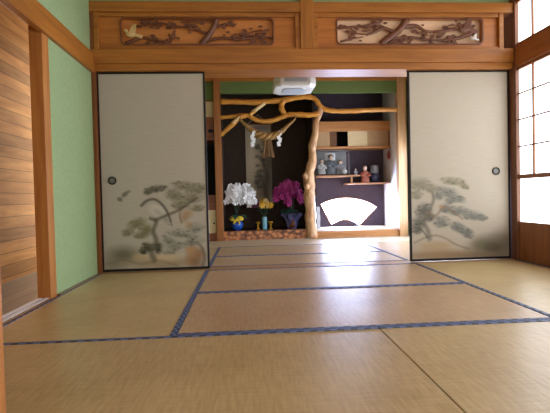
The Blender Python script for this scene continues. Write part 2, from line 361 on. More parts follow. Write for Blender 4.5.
# ------------------------------------------------------------------ straw mats
def mat(x0,x1,y0,y1, along, m, label, group='straw floor mats', h0=.031):
    g = .0025
    t = thing('tatami_mat', ((x0+x1)/2,(y0+y1)/2,-.05), label, 'floor mat', group, 'thing')
    MB().box(x0+g,x1-g,y0+g,y1-g,-.05,-.002).build('rush_cover', m, t, bevel=.002)
    h = .031
    if along == 'x': rs = ((x0+g,x1-g,y0+g,y0+h),(x0+g,x1-g,y1-h,y1-g))
    else: rs = ((x0+g,x0+h0,y0+g,y1-g),(x1-h,x1-g,y0+g,y1-g))
    for r in rs: MB().box(*r,-.012,.0005).build('edging', M['heri'], t)
A, B_, X1, X3 = 2.145, 3.10, -.352, 1.556
XM0, XM1 = XL+.03, 2.568
mat(XM0,.637,1.19,A,'x',M['rush_x'],'near straw mat lying along the bottom left of the room')
mat(.637,XM1,1.19,A,'x',M['rush_x'],'near straw mat on the window side, short end meeting its twin')
mat(XM0,X1,A,YP,'y',M['rush_y'],'straw mat beside the green wall, in front of the left painted door',h0=.013)
mat(X3,XM1,A,YP,'y',M['rush_y'],'straw mat under the right windows, in front of the right painted door')
mat(X1,X3,A,B_,'x',M['rush_b'],'middle straw mat just beyond the two near mats')
mat(X1,X3,B_,YP,'x',M['rush_b'],'middle straw mat lying before the open doorway sill')
mat(X1,X3,YP+.18,4.98,'x',M['rush_b'],'straw mat just past the sill in the alcove room')
mat(X1,X3,4.98,5.935,'x',M['rush_b'],'straw mat nearest the pale boards before the alcove')
mat(XM0,X1,YP+.18,5.935,'y',M['rush_b'],'straw mat behind the left painted door')
mat(X3,XM1,YP+.18,5.935,'y',M['rush_b'],'straw mat behind the right painted door by the garden windows')
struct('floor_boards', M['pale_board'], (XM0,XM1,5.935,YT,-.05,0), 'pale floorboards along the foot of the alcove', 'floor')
struct('floor_near', M['rush_x'], (XL,XR,-2.6,1.19,-.05,-.002), 'straw matting under the camera', 'floor')

# ------------------------------------------------------------------ painted sliding doors
class Canvas:
    """a paint layer sampled on a grid; coordinates in painting units"""
    def __init__(s, W, H, v0, step, base):
        s.us = np.linspace(0, W, int(round(W/step))+1); s.vs = np.concatenate([[0.0], np.linspace(v0, H, int(round((H-v0)/step))+1)])
        s.U, s.V = np.meshgrid(s.us, s.vs); s.C = np.zeros(s.U.shape+(3,)) + np.array(lin(base)); s.W, s.H = W, H
    def mix(s, a, col): s.C += (np.array(lin(col)) - s.C)*np.clip(a,0,1)[...,None]
    def blob(s, u, v, ru, rv, col, a=.6, ang=0, soft=.5):
        c, q = math.cos(ang), math.sin(ang)
        x = (s.U-u)*c + (s.V-v)*q; y = -(s.U-u)*q + (s.V-v)*c
        d = np.sqrt((x/ru)**2 + (y/rv)**2)
        s.mix(a*np.clip((1-d)/soft, 0, 1), col)
    def stroke(s, pts, w0, w1, col, a=.8, soft=.9):
        P = spline(pts, 8); D = np.full(s.U.shape, 9e9)
        for i in range(len(P)-1):
            p, q = P[i], P[i+1]; d = q-p; L2 = max(1e-6, d@d); w = w0+(w1-w0)*i/len(P)
            t = np.clip(((s.U-p[0])*d[0]+(s.V-p[1])*d[1])/L2, 0, 1)
            D = np.minimum(D, np.hypot(s.U-p[0]-t*d[0], s.V-p[1]-t*d[1])/max(.3, w))
        s.mix(a*np.clip((1.15-D)/soft, 0, 1), col)
    def pine(s, u, v, ru, rv, col, dark, a=.5, ang=0):
        """a cushion of needles: soft wash, tufts, darker underside"""
        s.blob(u, v, ru*1.2, rv*1.3, col, min(1,a*1.35), ang, .75)
        s.blob(u, v+rv*.45, ru*.9, rv*.7, dark, a*.7, ang, .95)
        c, q = math.cos(ang), math.sin(ang)
        for k in range(int(10+ru*rv*.45)):
            t = random.uniform(0, 2*PI); r = math.sqrt(random.random())*.95
            x, y = ru*r*math.cos(t), rv*r*math.sin(t)
            low = .5+.5*math.sin(t)*r
            sh = .6*low*random.random(); dv = random.uniform(-10,10); cc = tuple(col[i]*(1-sh)+dark[i]*sh+dv for i in range(3))
            cc = tuple(min(255,max(8,z)) for z in cc)
            s.blob(u+x*c-y*q, v+x*q+y*c, random.uniform(1.6,3.6), random.uniform(.8,1.5), dark if random.random() < .3 else cc, a*random.uniform(.35,.9), ang+random.uniform(-.5,.5), .7)
    def sheet(s, name, m, parent, x0, x1, z0, z1, y):
        nu, nv = len(s.us), len(s.vs)
        vs = [(x0+(x1-x0)*u/s.W, y, z1-(z1-z0)*v/s.H) for v in s.vs for u in s.us]
        fs = [(j*nu+i, (j+1)*nu+i, (j+1)*nu+i+1, j*nu+i+1) for j in range(nv-1) for i in range(nu-1)]
        b = MB().add(vs, fs)
        n0 = len(b.v); b.box(x0, x1, y+.001, y+.018, z0, z1)
        o = b.build(name, m, parent)
        at = o.data.color_attributes.new('paint', 'FLOAT_COLOR', 'POINT')
        arr = np.ones((len(b.v), 4), np.float32); arr[:n0,:3] = s.C.reshape(-1,3); arr[n0:,:3] = s.C[0,0]
        at.data.foreach_set('color', arr.ravel()); return o

def fusuma(x0, x1, label, art, pull):
    y, z1, z0 = YP+.062, 1.815, .004
    t = thing('fusuma_panel', ((x0+x1)/2, y+.014, 0), label, 'sliding door', 'painted sliding doors', 'thing')
    art.sheet('painted_sheet', M['paint'], t, x0+.012, x1-.012, z0+.014, z1-.012, y+.006)
    f = MB().box(x0,x0+.017,y,y+.03,z0,z1).box(x1-.017,x1,y,y+.03,z0,z1).box(x0,x1,y+.001,y+.029,z0,z0+.022).box(x0,x1,y+.001,y+.029,z1-.017,z1)
    f.build('frame', M['lacquer'], t, bevel=.002)
    px, pz = pull
    ring = MB(); n = 24
    ring.v = []; prof = [(.038,.006),(.038,-.001),(.033,-.004),(.027,-.001),(.024,.004)]
    vs = [(px+r*math.cos(2*PI*k/n), y+d, pz+r*math.sin(2*PI*k/n)) for r, d in prof for k in range(n)]
    fs = [(i*n+k, (i+1)*n+k, (i+1)*n+(k+1) % n, i*n+(k+1) % n) for i in range(4) for k in range(n)]
    h = ring.add(vs, fs).build('door_pull', M['pull'], t, smooth=True)
    MB().prism([(px+.026*math.cos(2*PI*k/n), pz+.026*math.sin(2*PI*k/n)) for k in range(n)], y+.0035, y+.0055).build('pull_cup', M['pull_in'], h)
    return t

CLOTH = (180,173,157)
# left door: gnarled pine leaning in from the right, bird-backed loop, mossy ground
def al(x, y): return (x-(97+.03*(y-74)), y-73.2+.03*(x-97))
cl = Canvas(107.3, 196.5, 98, .5, CLOTH)
def L(fn, x, y, *a, **k): u, v = al(x, y); getattr(cl, fn)(u, v, *a, **k)
def LS(pts, *a, **k): cl.stroke([al(*p) for p in pts], *a, **k)
GRY, DRK, OLV, TAN, BRN = (132,128,102), (74,72,56), (124,118,82), (190,160,112), (156,114,70)
L('blob',122,254,24,13,(98,92,64),.85,soft=.8); L('blob',112,264,18,9,(120,112,84),.6,soft=.8); L('blob',152,262,40,9,(158,130,88),.6,soft=.8); L('blob',176,262,26,8,(150,128,90),.55,soft=.8)
L('blob',165,256,22,7,(206,182,140),.6,soft=.6); L('blob',140,256,10,5,(196,170,122),.5)
L('blob',196,256,12,12,BRN,.8,soft=.7); L('blob',192,248,8,7,(170,130,84),.7,soft=.7); L('blob',201,252,6,8,(140,100,62),.6,soft=.7); L('blob',190,260,7,8,(164,124,80),.6,soft=.7); LS([(188,242),(196,241),(203,246),(206,256),(204,266)],1.4,2.8,(80,66,52),.6)
L('blob',197,262,9,8,(110,86,60),.6,soft=.8); L('blob',190,249,6,5,(186,150,104),.6,soft=.8)
L('blob',188,212,9,7,(164,124,74),.65,soft=.8); L('blob',185,217,6,6,(150,110,64),.5,soft=.8); LS([(182,221),(180,213),(183,206),(190,204)],1.6,1.4,(110,88,60),.55); L('blob',190,224,6,5,(180,142,90),.6)
for q in ((186,184,16,5,.1),(174,193,10,6,.2),(192,195,15,7,-.1),(180,203,9,5,0),(200,186,9,5,0),(198,206,8,4,0)): L('pine',*q[:4],GRY,DRK,.55,ang=q[4])
for q in ((184,232,18,5,.1),(197,226,10,5,0),(175,243,14,5,.1),(195,240,12,5,-.1),(170,250,9,4,0),(168,238,8,4,.4)): L('pine',*q[:4],(150,150,136),DRK,.55,ang=q[4])
for q in ((136,222,11,5,-.3),(127,231,7,4,-.2),(146,228,8,6,.2),(140,234,8,4,0)): L('pine',*q[:4],OLV,(96,92,62),.55,ang=q[4])
for q in ((156,187,12,3.6,-.12),(148,190,6,3,-.2)): L('pine',*q[:4],(112,108,92),(58,56,50),.8,ang=q[4])
L('blob',124,193,5,3,(88,88,74),.75,ang=-.6); L('blob',119,198,4,3,(96,96,80),.75,ang=.4); L('blob',128,190,3,2,(104,104,88),.6)
L('blob',157,209,11,7,(206,200,184),.7,ang=.5,soft=.5)
LS([(141,204),(147,199),(155,198),(163,204),(168,212),(171,220)],2.2,1.6,(72,68,60),.8); L('blob',158,211,9,4,(150,146,132),.5,ang=.6,soft=.8); L('blob',166,218,4,6,(120,120,108),.5,ang=-.3,soft=.8)
LS([(154,259),(151,250),(156,240),(153,230),(156,220),(150,217)],4.2,2.4,(104,98,80),.85); LS([(155,219),(166,214),(178,209),(190,201),(198,196)],2.3,1.4,(92,84,68),.8)
LS([(170,221),(173,224),(168,223)],.8,.6,(96,100,96),.7)
for q in ((147,246,7,5,.2),(158,247,5,6,.1),(143,250,5,3,0)): L('pine',*q[:4],(92,90,70),(60,58,46),.8,ang=q[4])
LS([(106,263),(122,259),(140,263),(160,260),(178,265)],1.6,1.6,(120,106,78),.35)
fusuma(-1.321,-.350,'painted sliding door on the left, pine boughs over brown rocks',cl,(-1.210,.835))
# right door: paler pine rising from the left edge, mist and dark bank to the right
def ar(x, y): return (x-(406.7+.0184*(y-71)), y-71+.012*(x-407))
cr = Canvas(100.5, 189.6, 94, .5, (184,175,158))
def R(fn, x, y, *a, **k): u, v = ar(x, y); getattr(cr, fn)(u, v, *a, **k)
def RS(pts, *a, **k): cr.stroke([ar(*p) for p in pts], *a, **k)
R('blob',492,249,32,17,(84,76,60),.9,soft=.8); R('blob',505,240,20,14,(112,106,92),.6,soft=.9); R('blob',480,246,12,9,(110,108,84),.6,soft=.8)
R('blob',440,256,60,8,(146,118,80),.8,soft=.7); R('blob',434,247,26,7,(176,150,112),.7,soft=.6); R('blob',480,257,40,5,(124,110,84),.6,soft=.7)
RS([(413,243),(424,238),(434,236),(444,239),(456,246),(468,250)],1.3,1.6,(110,98,80),.5)
for q in ((418,183,12,6,0),(430,188,10,5,.2),(415,194,7,5,0)): R('pine',*q[:4],(150,146,124),(110,106,90),.6,ang=q[4])
for q in ((452,181,14,4,.12),(463,186,6,3,.3)): R('pine',*q[:4],(146,140,114),(98,94,76),.6,ang=q[4])
for q in ((447,192,12,5,.3),(458,199,8,4,.3),(438,196,6,4,0),(450,200,7,4,0)): R('pine',*q[:4],(132,134,124),(88,90,82),.6,ang=q[4])
for q in ((456,211,14,5,.1),(472,216,13,5,.15),(482,219,6,3,.1),(444,208,6,5,0),(440,222,9,6,0)): R('pine',*q[:4],(126,128,120),(82,84,78),.6,ang=q[4])
for q in ((457,228,10,5,.4),(467,234,8,5,.4)): R('pine',*q[:4],(120,122,116),(80,82,78),.65,ang=q[4])
for q in ((422,210,9,7,-.4),(418,222,8,6,0),(416,230,6,4,0),(428,217,6,5,0)): R('pine',*q[:4],(112,112,102),(70,70,64),.7,ang=q[4])
RS([(428,239),(426,230),(422,222),(428,210),(432,200),(431,193)],3.6,1.8,(112,108,98),.75); RS([(425,212),(434,216),(443,207),(452,212),(462,220)],1.8,1.1,(130,112,94),.7)
RS([(411,226),(420,230),(426,238)],1.2,1.2,(86,84,78),.7); R('blob',440,207,3,2.4,(170,130,96),.7)
fusuma(1.553,2.546,'painted sliding door on the right, pale pine above misty dark bank',cr,(2.408,.850))

# ------------------------------------------------------------------ carved transoms
def rrect(x0,x1,z0,z1,r,n=6):
    out = []
    for cx, cz, a0 in ((x1-r,z0+r,-PI/2),(x1-r,z1-r,0),(x0+r,z1-r,PI/2),(x0+r,z0+r,PI)):
        for k in range(n+1):
            w = a0+PI/2*k/n; out.append((cx+r*math.cos(w), cz+r*math.sin(w)))
    return out
def outer_for(inner,x0,x1,z0,z1):
    """rectangle points matched one to one with the rounded opening"""
    out = []; n = 7
    cor = ((x1,z0),(x1,z1),(x0,z1),(x0,z0))
    for i, p in enumerate(inner):
        q, k = divmod(i, n); cx, cz = cor[q]
        if k == 3: out.append((cx,cz))
        elif k < 3: out.append((p[0],cz) if q in (0,2) else (cx,p[1]))
        else: out.append((cx,p[1]) if q in (0,2) else (p[0],cz))
    return out
def transom(x0,x1,ox0,ox1,back,label,limbs,tufts,birds):
    t = thing('carved_transom', ((x0+x1)/2,YP+.08,2.0), label, 'transom panel', 'carved transoms', 'thing')
    MB().box(x0,x0+.045,YP+.012,YP+.12,2.0,2.335).box(x1-.045,x1,YP+.012,YP+.12,2.0,2.335).box(x0+.045,x1-.045,YP+.02,YP+.12,2.30,2.335).box(x0+.045,x1-.045,YP+.02,YP+.12,2.0,2.022).build('frame', M['beam_x'], t, bevel=.004)
    inn = rrect(ox0,ox1,2.062,2.292,.035)
    MB().ring(outer_for(inn,x0+.045,x1-.045,2.02,2.302), inn, YP+.05, YP+.085).build('board', M['ranma'], t)
    MB().ring(rrect(ox0-.012,ox1+.012,2.050,2.304,.045), inn, YP+.040, YP+.0505).build('opening_rim', M['carve'], t)
    MB().box(ox0-.03,ox1+.03,YP+.105,YP+.112,2.04,2.31).build('lit_room_panel', back, t)  # added panel, coloured like the lit room seen through the openwork
    W, H = ox1-ox0, .23
    P = lambda u, v, d=0: (ox0+u*W, YP+.062+d, 2.292-v*H)
    b = MB()
    for pts, r0, r1 in limbs:
        sp = spline([P(*p) for p in pts], 6); b.tube(sp, [r0+(r1-r0)*i/len(sp) for i in range(len(sp))], 8, .8)
    b.build('carved_branches', M['carve'], t, smooth=True)
    f = MB()
    for u, v, n in tufts:
        for k in range(n):
            du, dv = random.gauss(0,.028), random.gauss(0,.10)
            c = P(min(.985,max(.015,u+du)), min(.93,max(.08,v+dv)), random.uniform(-.016,.012))
            a0 = random.uniform(-.3,.3); m = 9; R_ = random.uniform(.011,.021)
            pts = []
            for j in range(m*2):
                w = a0+2*PI*j/(m*2); rr = R_*(1 if j % 2 else .62)
                pts.append((c[0]+1.4*rr*math.cos(w), c[2]+.75*rr*math.sin(w)))
            f.prism(pts, c[1]-.004, c[1]+.004)
    f.build('carved_needles', M['carve'], t)
    for u, v, s, m in birds:
        c = P(u, v, -.012); q = MB()
        q.ell(c, .032*s, .014, .018*s, 12, 7); q.ell((c[0]-.03*s,c[1],c[2]+.022*s), .011*s, .009, .011*s, 10, 6)
        q.tube([(c[0]-.018*s,c[1],c[2]+.008*s),(c[0]-.03*s,c[1],c[2]+.022*s)], [.009*s,.007*s], 8)
        q.prism([(c[0]-.012*s,c[2]+.004),(c[0]+.01*s,c[2]+.05*s),(c[0]+.034*s,c[2]+.058*s),(c[0]+.028*s,c[2]+.006)], c[1]-.016, c[1]-.008)
        q.prism([(c[0]+.024*s,c[2]+.006*s),(c[0]+.068*s,c[2]-.006*s),(c[0]+.064*s,c[2]-.026*s),(c[0]+.02*s,c[2]-.01*s)], c[1]-.006, c[1]+.006)
        q.build('carved_bird', m, t, smooth=False)
transom(-1.318,.534,-1.08,.285,M['back_o'],'carved transom left of the short post, bird at one end of its pines',
    [([(.52,1),(.56,.7),(.60,.35),(.63,0)],.03,.024),([(.57,.6),(.48,.4),(.40,.3),(.30,.35)],.014,.006),([(.61,.35),(.68,.2),(.76,.2)],.012,.006),([(.55,.85),(.66,.75),(.78,.8),(.92,.7),(1,.75)],.014,.008),
     ([(.02,.95),(.12,.75),(.2,.8),(.3,.9)],.016,.008),([(.78,.8),(.84,.55),(.93,.42)],.009,.005),([(.1,.3),(.2,.15),(.32,.22),(.4,.3)],.009,.006),([(.62,.1),(.5,.08),(.42,.12)],.008,.005)],
    [(.15,.2,12),(.24,.25,12),(.33,.3,10),(.44,.2,8),(.5,.35,8),(.7,.2,8),(.74,.7,10),(.8,.55,9),(.86,.75,10),(.93,.5,10),(.95,.8,8),(.2,.78,8),(.28,.85,8)],
    [(.06,.62,1.5,M['carve_pale']),(.33,.72,1.0,M['carve'])])
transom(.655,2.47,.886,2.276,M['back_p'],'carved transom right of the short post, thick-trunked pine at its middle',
    [([(.30,1),(.36,.72),(.43,.4),(.48,0)],.034,.03),([(.40,.55),(.32,.35),(.26,.5),(.2,.62)],.02,.009),([(.45,.3),(.54,.25),(.6,.45),(.66,.5)],.02,.01),([(.36,.8),(.5,.72),(.6,.82),(.72,.85)],.014,.009),
     ([(0,.35),(.1,.3),(.2,.25),(.3,.1)],.010,.012),([(.08,.3),(.13,.55),(.2,.6)],.008,.005),([(.02,.9),(.1,.78),(.18,.7)],.01,.005),([(.66,.5),(.78,.42),(.9,.2)],.012,.018),([(.72,.85),(.84,.75),(.95,.5)],.013,.02)],
    [(.05,.3,8),(.11,.7,8),(.17,.35,8),(.24,.3,8),(.3,.2,6),(.4,.85,8),(.48,.75,7),(.54,.5,8),(.6,.6,8),(.66,.75,8),(.74,.7,12),(.8,.82,12),(.78,.3,8),(.9,.3,10),(.94,.6,10)],
    [(.94,.80,.8,M['petal_w0']),(.88,.40,1.9,M['carve'])])

# ------------------------------------------------------------------ alcove shell
struct('trim_15', wood('left_alcove_post_wood', (134,80,36), (172,110,58), 'z'), (-.452,-.350,YT-.04,YT+.08,0,CEIL), 'square wooden post on the left of the alcove', 'post', .004)
struct('trim_16', wood('right_alcove_post_wood', (196,150,104), (226,186,142), 'z'), (2.368,2.50,YT-.04,YT+.08,0,CEIL), 'pale wooden post on the right of the alcove', 'post', .004)
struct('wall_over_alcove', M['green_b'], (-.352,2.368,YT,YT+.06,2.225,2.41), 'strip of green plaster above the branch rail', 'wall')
struct('trim_17', M['beam_x'], (XL,2.56,YT-.025,YT+.07,2.405,2.50), 'wood rail above the green strip of the alcove', 'beam', .004)
struct('wall_high_alcove', M['green'], (XL,2.56,YT,YT+.06,2.50,CEIL), 'green plaster high above the alcove', 'wall')
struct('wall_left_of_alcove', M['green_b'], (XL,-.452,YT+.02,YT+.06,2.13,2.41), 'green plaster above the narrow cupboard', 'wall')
struct('wall_back', M['dark_plaster'], (-.42,1.10,YB,YB+.05,0,CEIL), 'dark plaster behind the hanging scroll', 'wall')
struct('wall_back_shelves', M['mauve_plaster'], (1.10,2.47,YB,YB+.05,0,CEIL), 'mauve-grey plaster behind the staggered shelves', 'wall')
struct('wall_alcove_left', M['dark_plaster'], (-.40,-.352,YT+.08,YB,0,CEIL), 'dark plaster side of the alcove behind its post', 'wall')
struct('wall_alcove_right', M['white_plaster'], (2.41,2.46,YT+.08,YB,0,CEIL), 'pale plaster side of the shelf recess', 'wall')
struct('wall_alcove_divider', M['dark_plaster'], (1.06,1.10,YT+.12,YB,.11,CEIL), 'thin dark partition behind the gnarled trunk', 'wall')
struct('ceiling_of_alcove', M['void'], (-.40,2.46,YT+.06,YB,2.55,2.60), 'dark ceiling inside the alcove', 'ceiling')
struct('trim_18', M['burl'], (-.352,.93,YT,YT+.09,0,.142), 'figured orange-brown sill board under the flowers', 'sill', .006)
struct('floor_alcove', M['blk'], (-.352,1.06,YT+.09,YB,0,.135), 'black lacquered alcove floor under the flowers', 'floor')
struct('trim_19', M['lintel'], (1.04,2.368,YT,YT+.05,0,.098), 'low brown board at the foot of the shelf recess', 'sill', .004)
struct('floor_recess', M['pale_board'], (1.06,2.41,YT+.05,YB,0,.11), 'pale board floor of the shelf recess', 'floor')

# gnarled trunk post
t = thing('trunk_post', (.985,YT,0), 'gnarled natural trunk standing between flowers and shelves', 'tree trunk post')
path = [(.985,-.0,.088),(.99,.25,.086),(.975,.5,.082),(.98,.72,.085),(.965,.9,.084),(.995,1.05,.074),(1.03,1.23,.062),(1.045,1.45,.058),(1.085,1.65,.05),(1.11,1.78,.046),(1.155,1.93,.045),(1.165,2.0,.04)]
sp = spline([(x,YT+.0,z,r) for x,z,r in path],5)
b = MB().tube([(p[0]+.008*math.sin(p[2]*17),p[1]+.008*math.sin(p[2]*11),p[2]) for p in sp], [p[3]*(1+.07*math.sin(p[2]*23)+.05*math.sin(p[2]*41)) for p in sp], 14)
b.build('trunk', M['trunk'], t, smooth=True)
MB().tube(spline([(.94,YT-.03,.90),(.905,YT-.06,.955),(.895,YT-.07,1.0)],4), [.045]*5+[.04,.034,.028,.018], 10).ell((.93,YT-.055,.80),.05,.05,.055).build('trunk_knot', M['trunk'], t, smooth=True)

# branch rail woven across the top
t = thing('branch_rail', (1.0,YT,2.0), 'honey driftwood branch rail looping across the alcove top', 'branch rail')
def limb(pts, r, parent, name, m, wob=.06):
    sp = spline([(x,YT-.012+dy,z) for x,z,dy in pts],6); n = len(sp)
    rr = [ (r[0]+(r[1]-r[0])*i/n)*(1+wob*math.sin(i*1.3)+wob*.7*math.sin(i*.57+1)) for i in range(n)]
    return MB().tube(sp, rr, 12).build(name, m, parent, smooth=True)
limb([(-.352,2.105,0),(-.1,2.098,0),(.2,2.088,0),(.38,2.10,0),(.6,2.115,0),(.86,2.158,0),(1.02,2.158,0),(1.10,2.115,0),(1.16,2.03,0),(1.24,1.972,0),(1.38,1.945,0),(1.6,1.94,0),(1.9,1.95,0),(2.15,1.955,0),(2.368,1.95,0)],(.042,.035),t,'upper_branch',M['branch'])
limb([(-.352,1.862,.0),(-.2,1.875,0),(-.01,1.895,0),(.08,1.88,0),(.17,1.83,0),(.28,1.80,0),(.42,1.805,0),(.55,1.85,0),(.68,1.895,0),(.85,1.895,0),(1.0,1.885,0),(1.14,1.905,0)],(.03,.042),t,'lower_branch',M['branch'])
limb([(.60,2.105,-.005),(.575,2.04,-.01),(.575,1.97,-.01),(.62,1.90,-.005)],(.045,.04),t,'linking_branch',M['branch'])
limb([(.02,1.885,.0),(-.06,1.86,-.02),(-.18,1.75,-.015),(-.30,1.65,0),(-.352,1.60,.01)],(.04,.03),t,'side_branch',M['branch'])
limb([(.12,1.86,-.01),(.10,1.90,-.01),(.17,1.96,-.01)],(.03,.03),t,'stub_branch',M['branch'])
limb([(.13,1.935,-.015),(.2,1.985,-.015),(.315,2.07,-.01)],(.028,.028),t,'pale_brace',M['cut'],.02)
limb([(-.06,1.87,-.035),(-.11,1.82,-.035),(-.17,1.765,-.035)],(.026,.026),t,'pale_brace',M['cut'],.02)

# straw rope
t = thing('straw_rope', (.35,YT-.075,1.55), 'twisted straw rope with white paper streamers hung below the branch', 'sacred rope')
core = spline([(-.085,1.885),(-.06,1.83),(.02,1.74),(.12,1.65),(.22,1.585),(.34,1.555),(.46,1.575),(.56,1.63),(.66,1.72),(.76,1.81),(.80,1.89)],7)
n = len(core); b = MB()
for k in range(3):
    pp, rr = [], []
    for i, p in enumerate(core):
        s = math.sin(PI*i/(n-1)); R_ = .007+.030*s**2.2; w = i*.42+2*PI*k/3
        pp.append((p[0]+R_*.35*math.cos(w), YT-.075+.045*(1-s)**3+R_*math.sin(w)*.9, p[1]+R_*math.cos(w)*.95)); rr.append(R_*.85+.002)
    b.tube(pp, rr, 8)
b.build('rope', M['straw'], t, smooth=True)
b = MB()
for k in range(46):
    a = random.uniform(-1,1); d = random.uniform(-1,1)
    b.tube([(.352+a*.05,YT-.075+d*.03,1.55),(.352+a*.062,YT-.08+d*.04,1.42),(.352+a*.098+random.uniform(-.008,.008),YT-.08+d*.055,1.255+random.uniform(-.02,.03))],[.009,.008,.005],5)
b.build('tassel', M['tassel'], t)
for cx in (.128,.522):
    b = MB(); z = 1.63; w = .05; y = YT-.115
    for k in range(4):
        x = cx+(-.016 if k % 2 else .014); h = .06
        b.prism([(x-w/2,z),(x+w/2,z+.008),(x+w/2+(.01 if k % 2 else -.01),z-h),(x-w/2+(.01 if k % 2 else -.01),z-h-.008)], y-.002*k-.002, y-.002*k)
        z -= h*.88
    b.box(cx-.004,cx+.004,y-.004,y+.035,1.625,1.64)
    b.build('paper_streamer', M['paper'], t)

# hanging scroll
t = thing('hanging_scroll', (.235,YB-.02,.45), 'tall ink-painted hanging scroll on the dark alcove wall', 'hanging scroll')
cs = Canvas(44, 140, .5, .8, (182,168,142))
cs.blob(22,6,40,8,(122,112,112),.8,soft=.8)
cs.blob(40,60,17,44,(70,62,54),.8,soft=.7); cs.blob(34,100,24,34,(66,60,54),.7,soft=.7); cs.blob(12,60,14,44,(200,186,158),.5,soft=.8)
cs.blob(34,30,12,10,(104,96,86),.6,soft=.6)
for k in range(26): cs.pine(random.uniform(18,32),random.uniform(34,110),5,3,(104,104,92),(60,58,52),.45)
cs.stroke([(36,134),(32,110),(36,88),(30,66),(34,46)],6,3,(62,54,48),.6)
cs.sheet('painting', M['scrollpaint'], t, .015,.455,.50,1.89,YB-.018)
MB().tube([(-.01,YB-.02,1.895),(.48,YB-.02,1.895)],.012,10).build('top_rod', M['drawer'], t)
rd = MB().tube([(.0,YB-.024,.49),(.47,YB-.024,.49)],.018,12).build('bottom_rod', M['drawer'], t)
MB().tube([(-.03,YB-.024,.49),(0,YB-.024,.49)],.022,12).build('rod_knob', M['lacquer'], rd); MB().tube([(.47,YB-.024,.49),(.50,YB-.024,.49)],.022,12).build('rod_knob', M['lacquer'], rd)
MB().tube([(.06,YB-.015,1.90),(.235,YB-.008,2.06),(.41,YB-.015,1.90)],.004,6).build('hanging_cord', M['cord'], t)

# cupboard left of the alcove
t = thing('built_in_cupboard', (-.91,YT,0), 'narrow cupboard between left painted door and alcove post', 'cupboard', kind='thing')
x0, x1 = XL+.01, -.455
MB().box(x0,x1,YT+.62,YT+.64,0,2.13).box(x0,x0+.02,YT+.02,YT+.62,0,2.13).box(x0,x1,YT,YT+.62,0,.12).box(x0,x1,YT,YT+.62,.475,.70).box(x0,x1,YT+.005,YT+.62,1.53,1.55).box(x0,x1,YT,YT+.62,1.76,1.875).box(x0,x1,YT,YT+.62,2.115,2.13).build('carcass', M['drawer'], t)
for i, (a, c) in enumerate(((x0+.02,-.9),(-.9,x1))):
    d = box('sliding_door', M['cream'], a,c,YT+.02+.015*i,YT+.03+.015*i,1.875,2.115, parent=t)
    d2 = box('cupboard_door', M['cream'], a+.004,c-.004,YT+.012,YT+.03,.122,.473, parent=t, bevel=.003)
    MB().ell((c-.035 if i else a+.06,YT+.004,.27),.014,.012,.014).build('knob', M['pull'], d2, smooth=True)
    dr = box('drawer', M['drawer'], a+.004,c-.004,YT+.004,YT+.4,1.552,1.757, parent=t, bevel=.004)
    MB().ell((c-.05,YT+.002,1.665),.045,.006,.028,16,8).build('finger_pull', M['lacquer'], dr, smooth=True)
box('niche_back', M['void'], x0+.02,x1,YT+.60,YT+.618,.70,1.53, parent=t)

# staggered shelves and high cupboard
YS = 7.25
t = thing('high_cupboard', (1.75,YS,1.42), 'small high cupboard of paper sliding doors above the shelves', 'cupboard', kind='thing')
MB().box(1.10,2.41,YS-.03,YS+.02,1.70,1.865).build('lintel_board', M['lintel'], t, bevel=.005)
MB().box(1.10,2.41,YS-.03,YB,1.42,1.452).build('bottom_rail', M['lintel'], t, bevel=.003)
MB().box(1.10,2.41,YS+.02,YB,1.80,1.83).box(2.385,2.41,YS,YB,1.452,1.70).build('carcass', M['drawer'], t)
box('cupboard_back', M['void'], 1.10,2.385,YB-.03,YB-.01,1.452,1.80, parent=t)
for a, c, m, y in ((1.10,1.40,'tanpaper',0),(1.40,1.52,'brownpaper',.02),(1.705,2.03,'cream',0),(2.03,2.385,'tanpaper',.02)):
    box('sliding_door', M[m], a,c,YS+y,YS+y+.012,1.452,1.70, parent=t)
t = thing('staggered_shelves', (1.75,YS,.85), 'pair of stepped wooden shelves in the right recess', 'shelves')
MB().box(1.10,1.895,YS,YB,.958,.984).build('upper_shelf', M['shelf'], t, bevel=.003)
MB().box(1.69,2.41,YS,YB,.828,.851).build('lower_shelf', M['shelf'], t, bevel=.003)
MB().box(1.745,1.775,YS+.02,YS+.05,.851,.958).build('shelf_strut', M['shelf'], t)

# fan-shaped window in the recess
w = thing('window_12', (1.78,YB,.1), 'bright fan-shaped window glowing low in the shelf recess', 'window', kind='structure')
cx, cz = 1.74, -.42
def arc(r, a0, a1, n): return [(cx+r*math.sin(a0+(a1-a0)*k/n), cz+r*math.cos(a0+(a1-a0)*k/n)) for k in range(n+1)]
top = [(1.295,.50),(1.42,.552),(1.56,.583),(1.70,.596),(1.85,.585),(2.0,.555),(2.13,.508),(2.265,.43)]
bot = [(1.95,.125),(1.87,.185),(1.78,.222),(1.70,.232),(1.62,.218),(1.55,.19),(1.47,.155)]
fanpts = [tuple(p) for p in spline(top,3)] + [tuple(p) for p in spline(bot,3)]
MB().prism([tuple(p) for p in fanpts], YB-.012, YB-.004).build('pane', M['fan'], w)
c0 = np.mean(np.array(fanpts),axis=0)
def grow(p, d): q = np.array(p)-c0; q = q*(1+d/np.linalg.norm(q)); return tuple(c0+q)
MB().ring([grow(p,.022) for p in fanpts], [grow(p,-.002) for p in fanpts], YB-.02, YB).build('window_frame', M['shelf'], w)

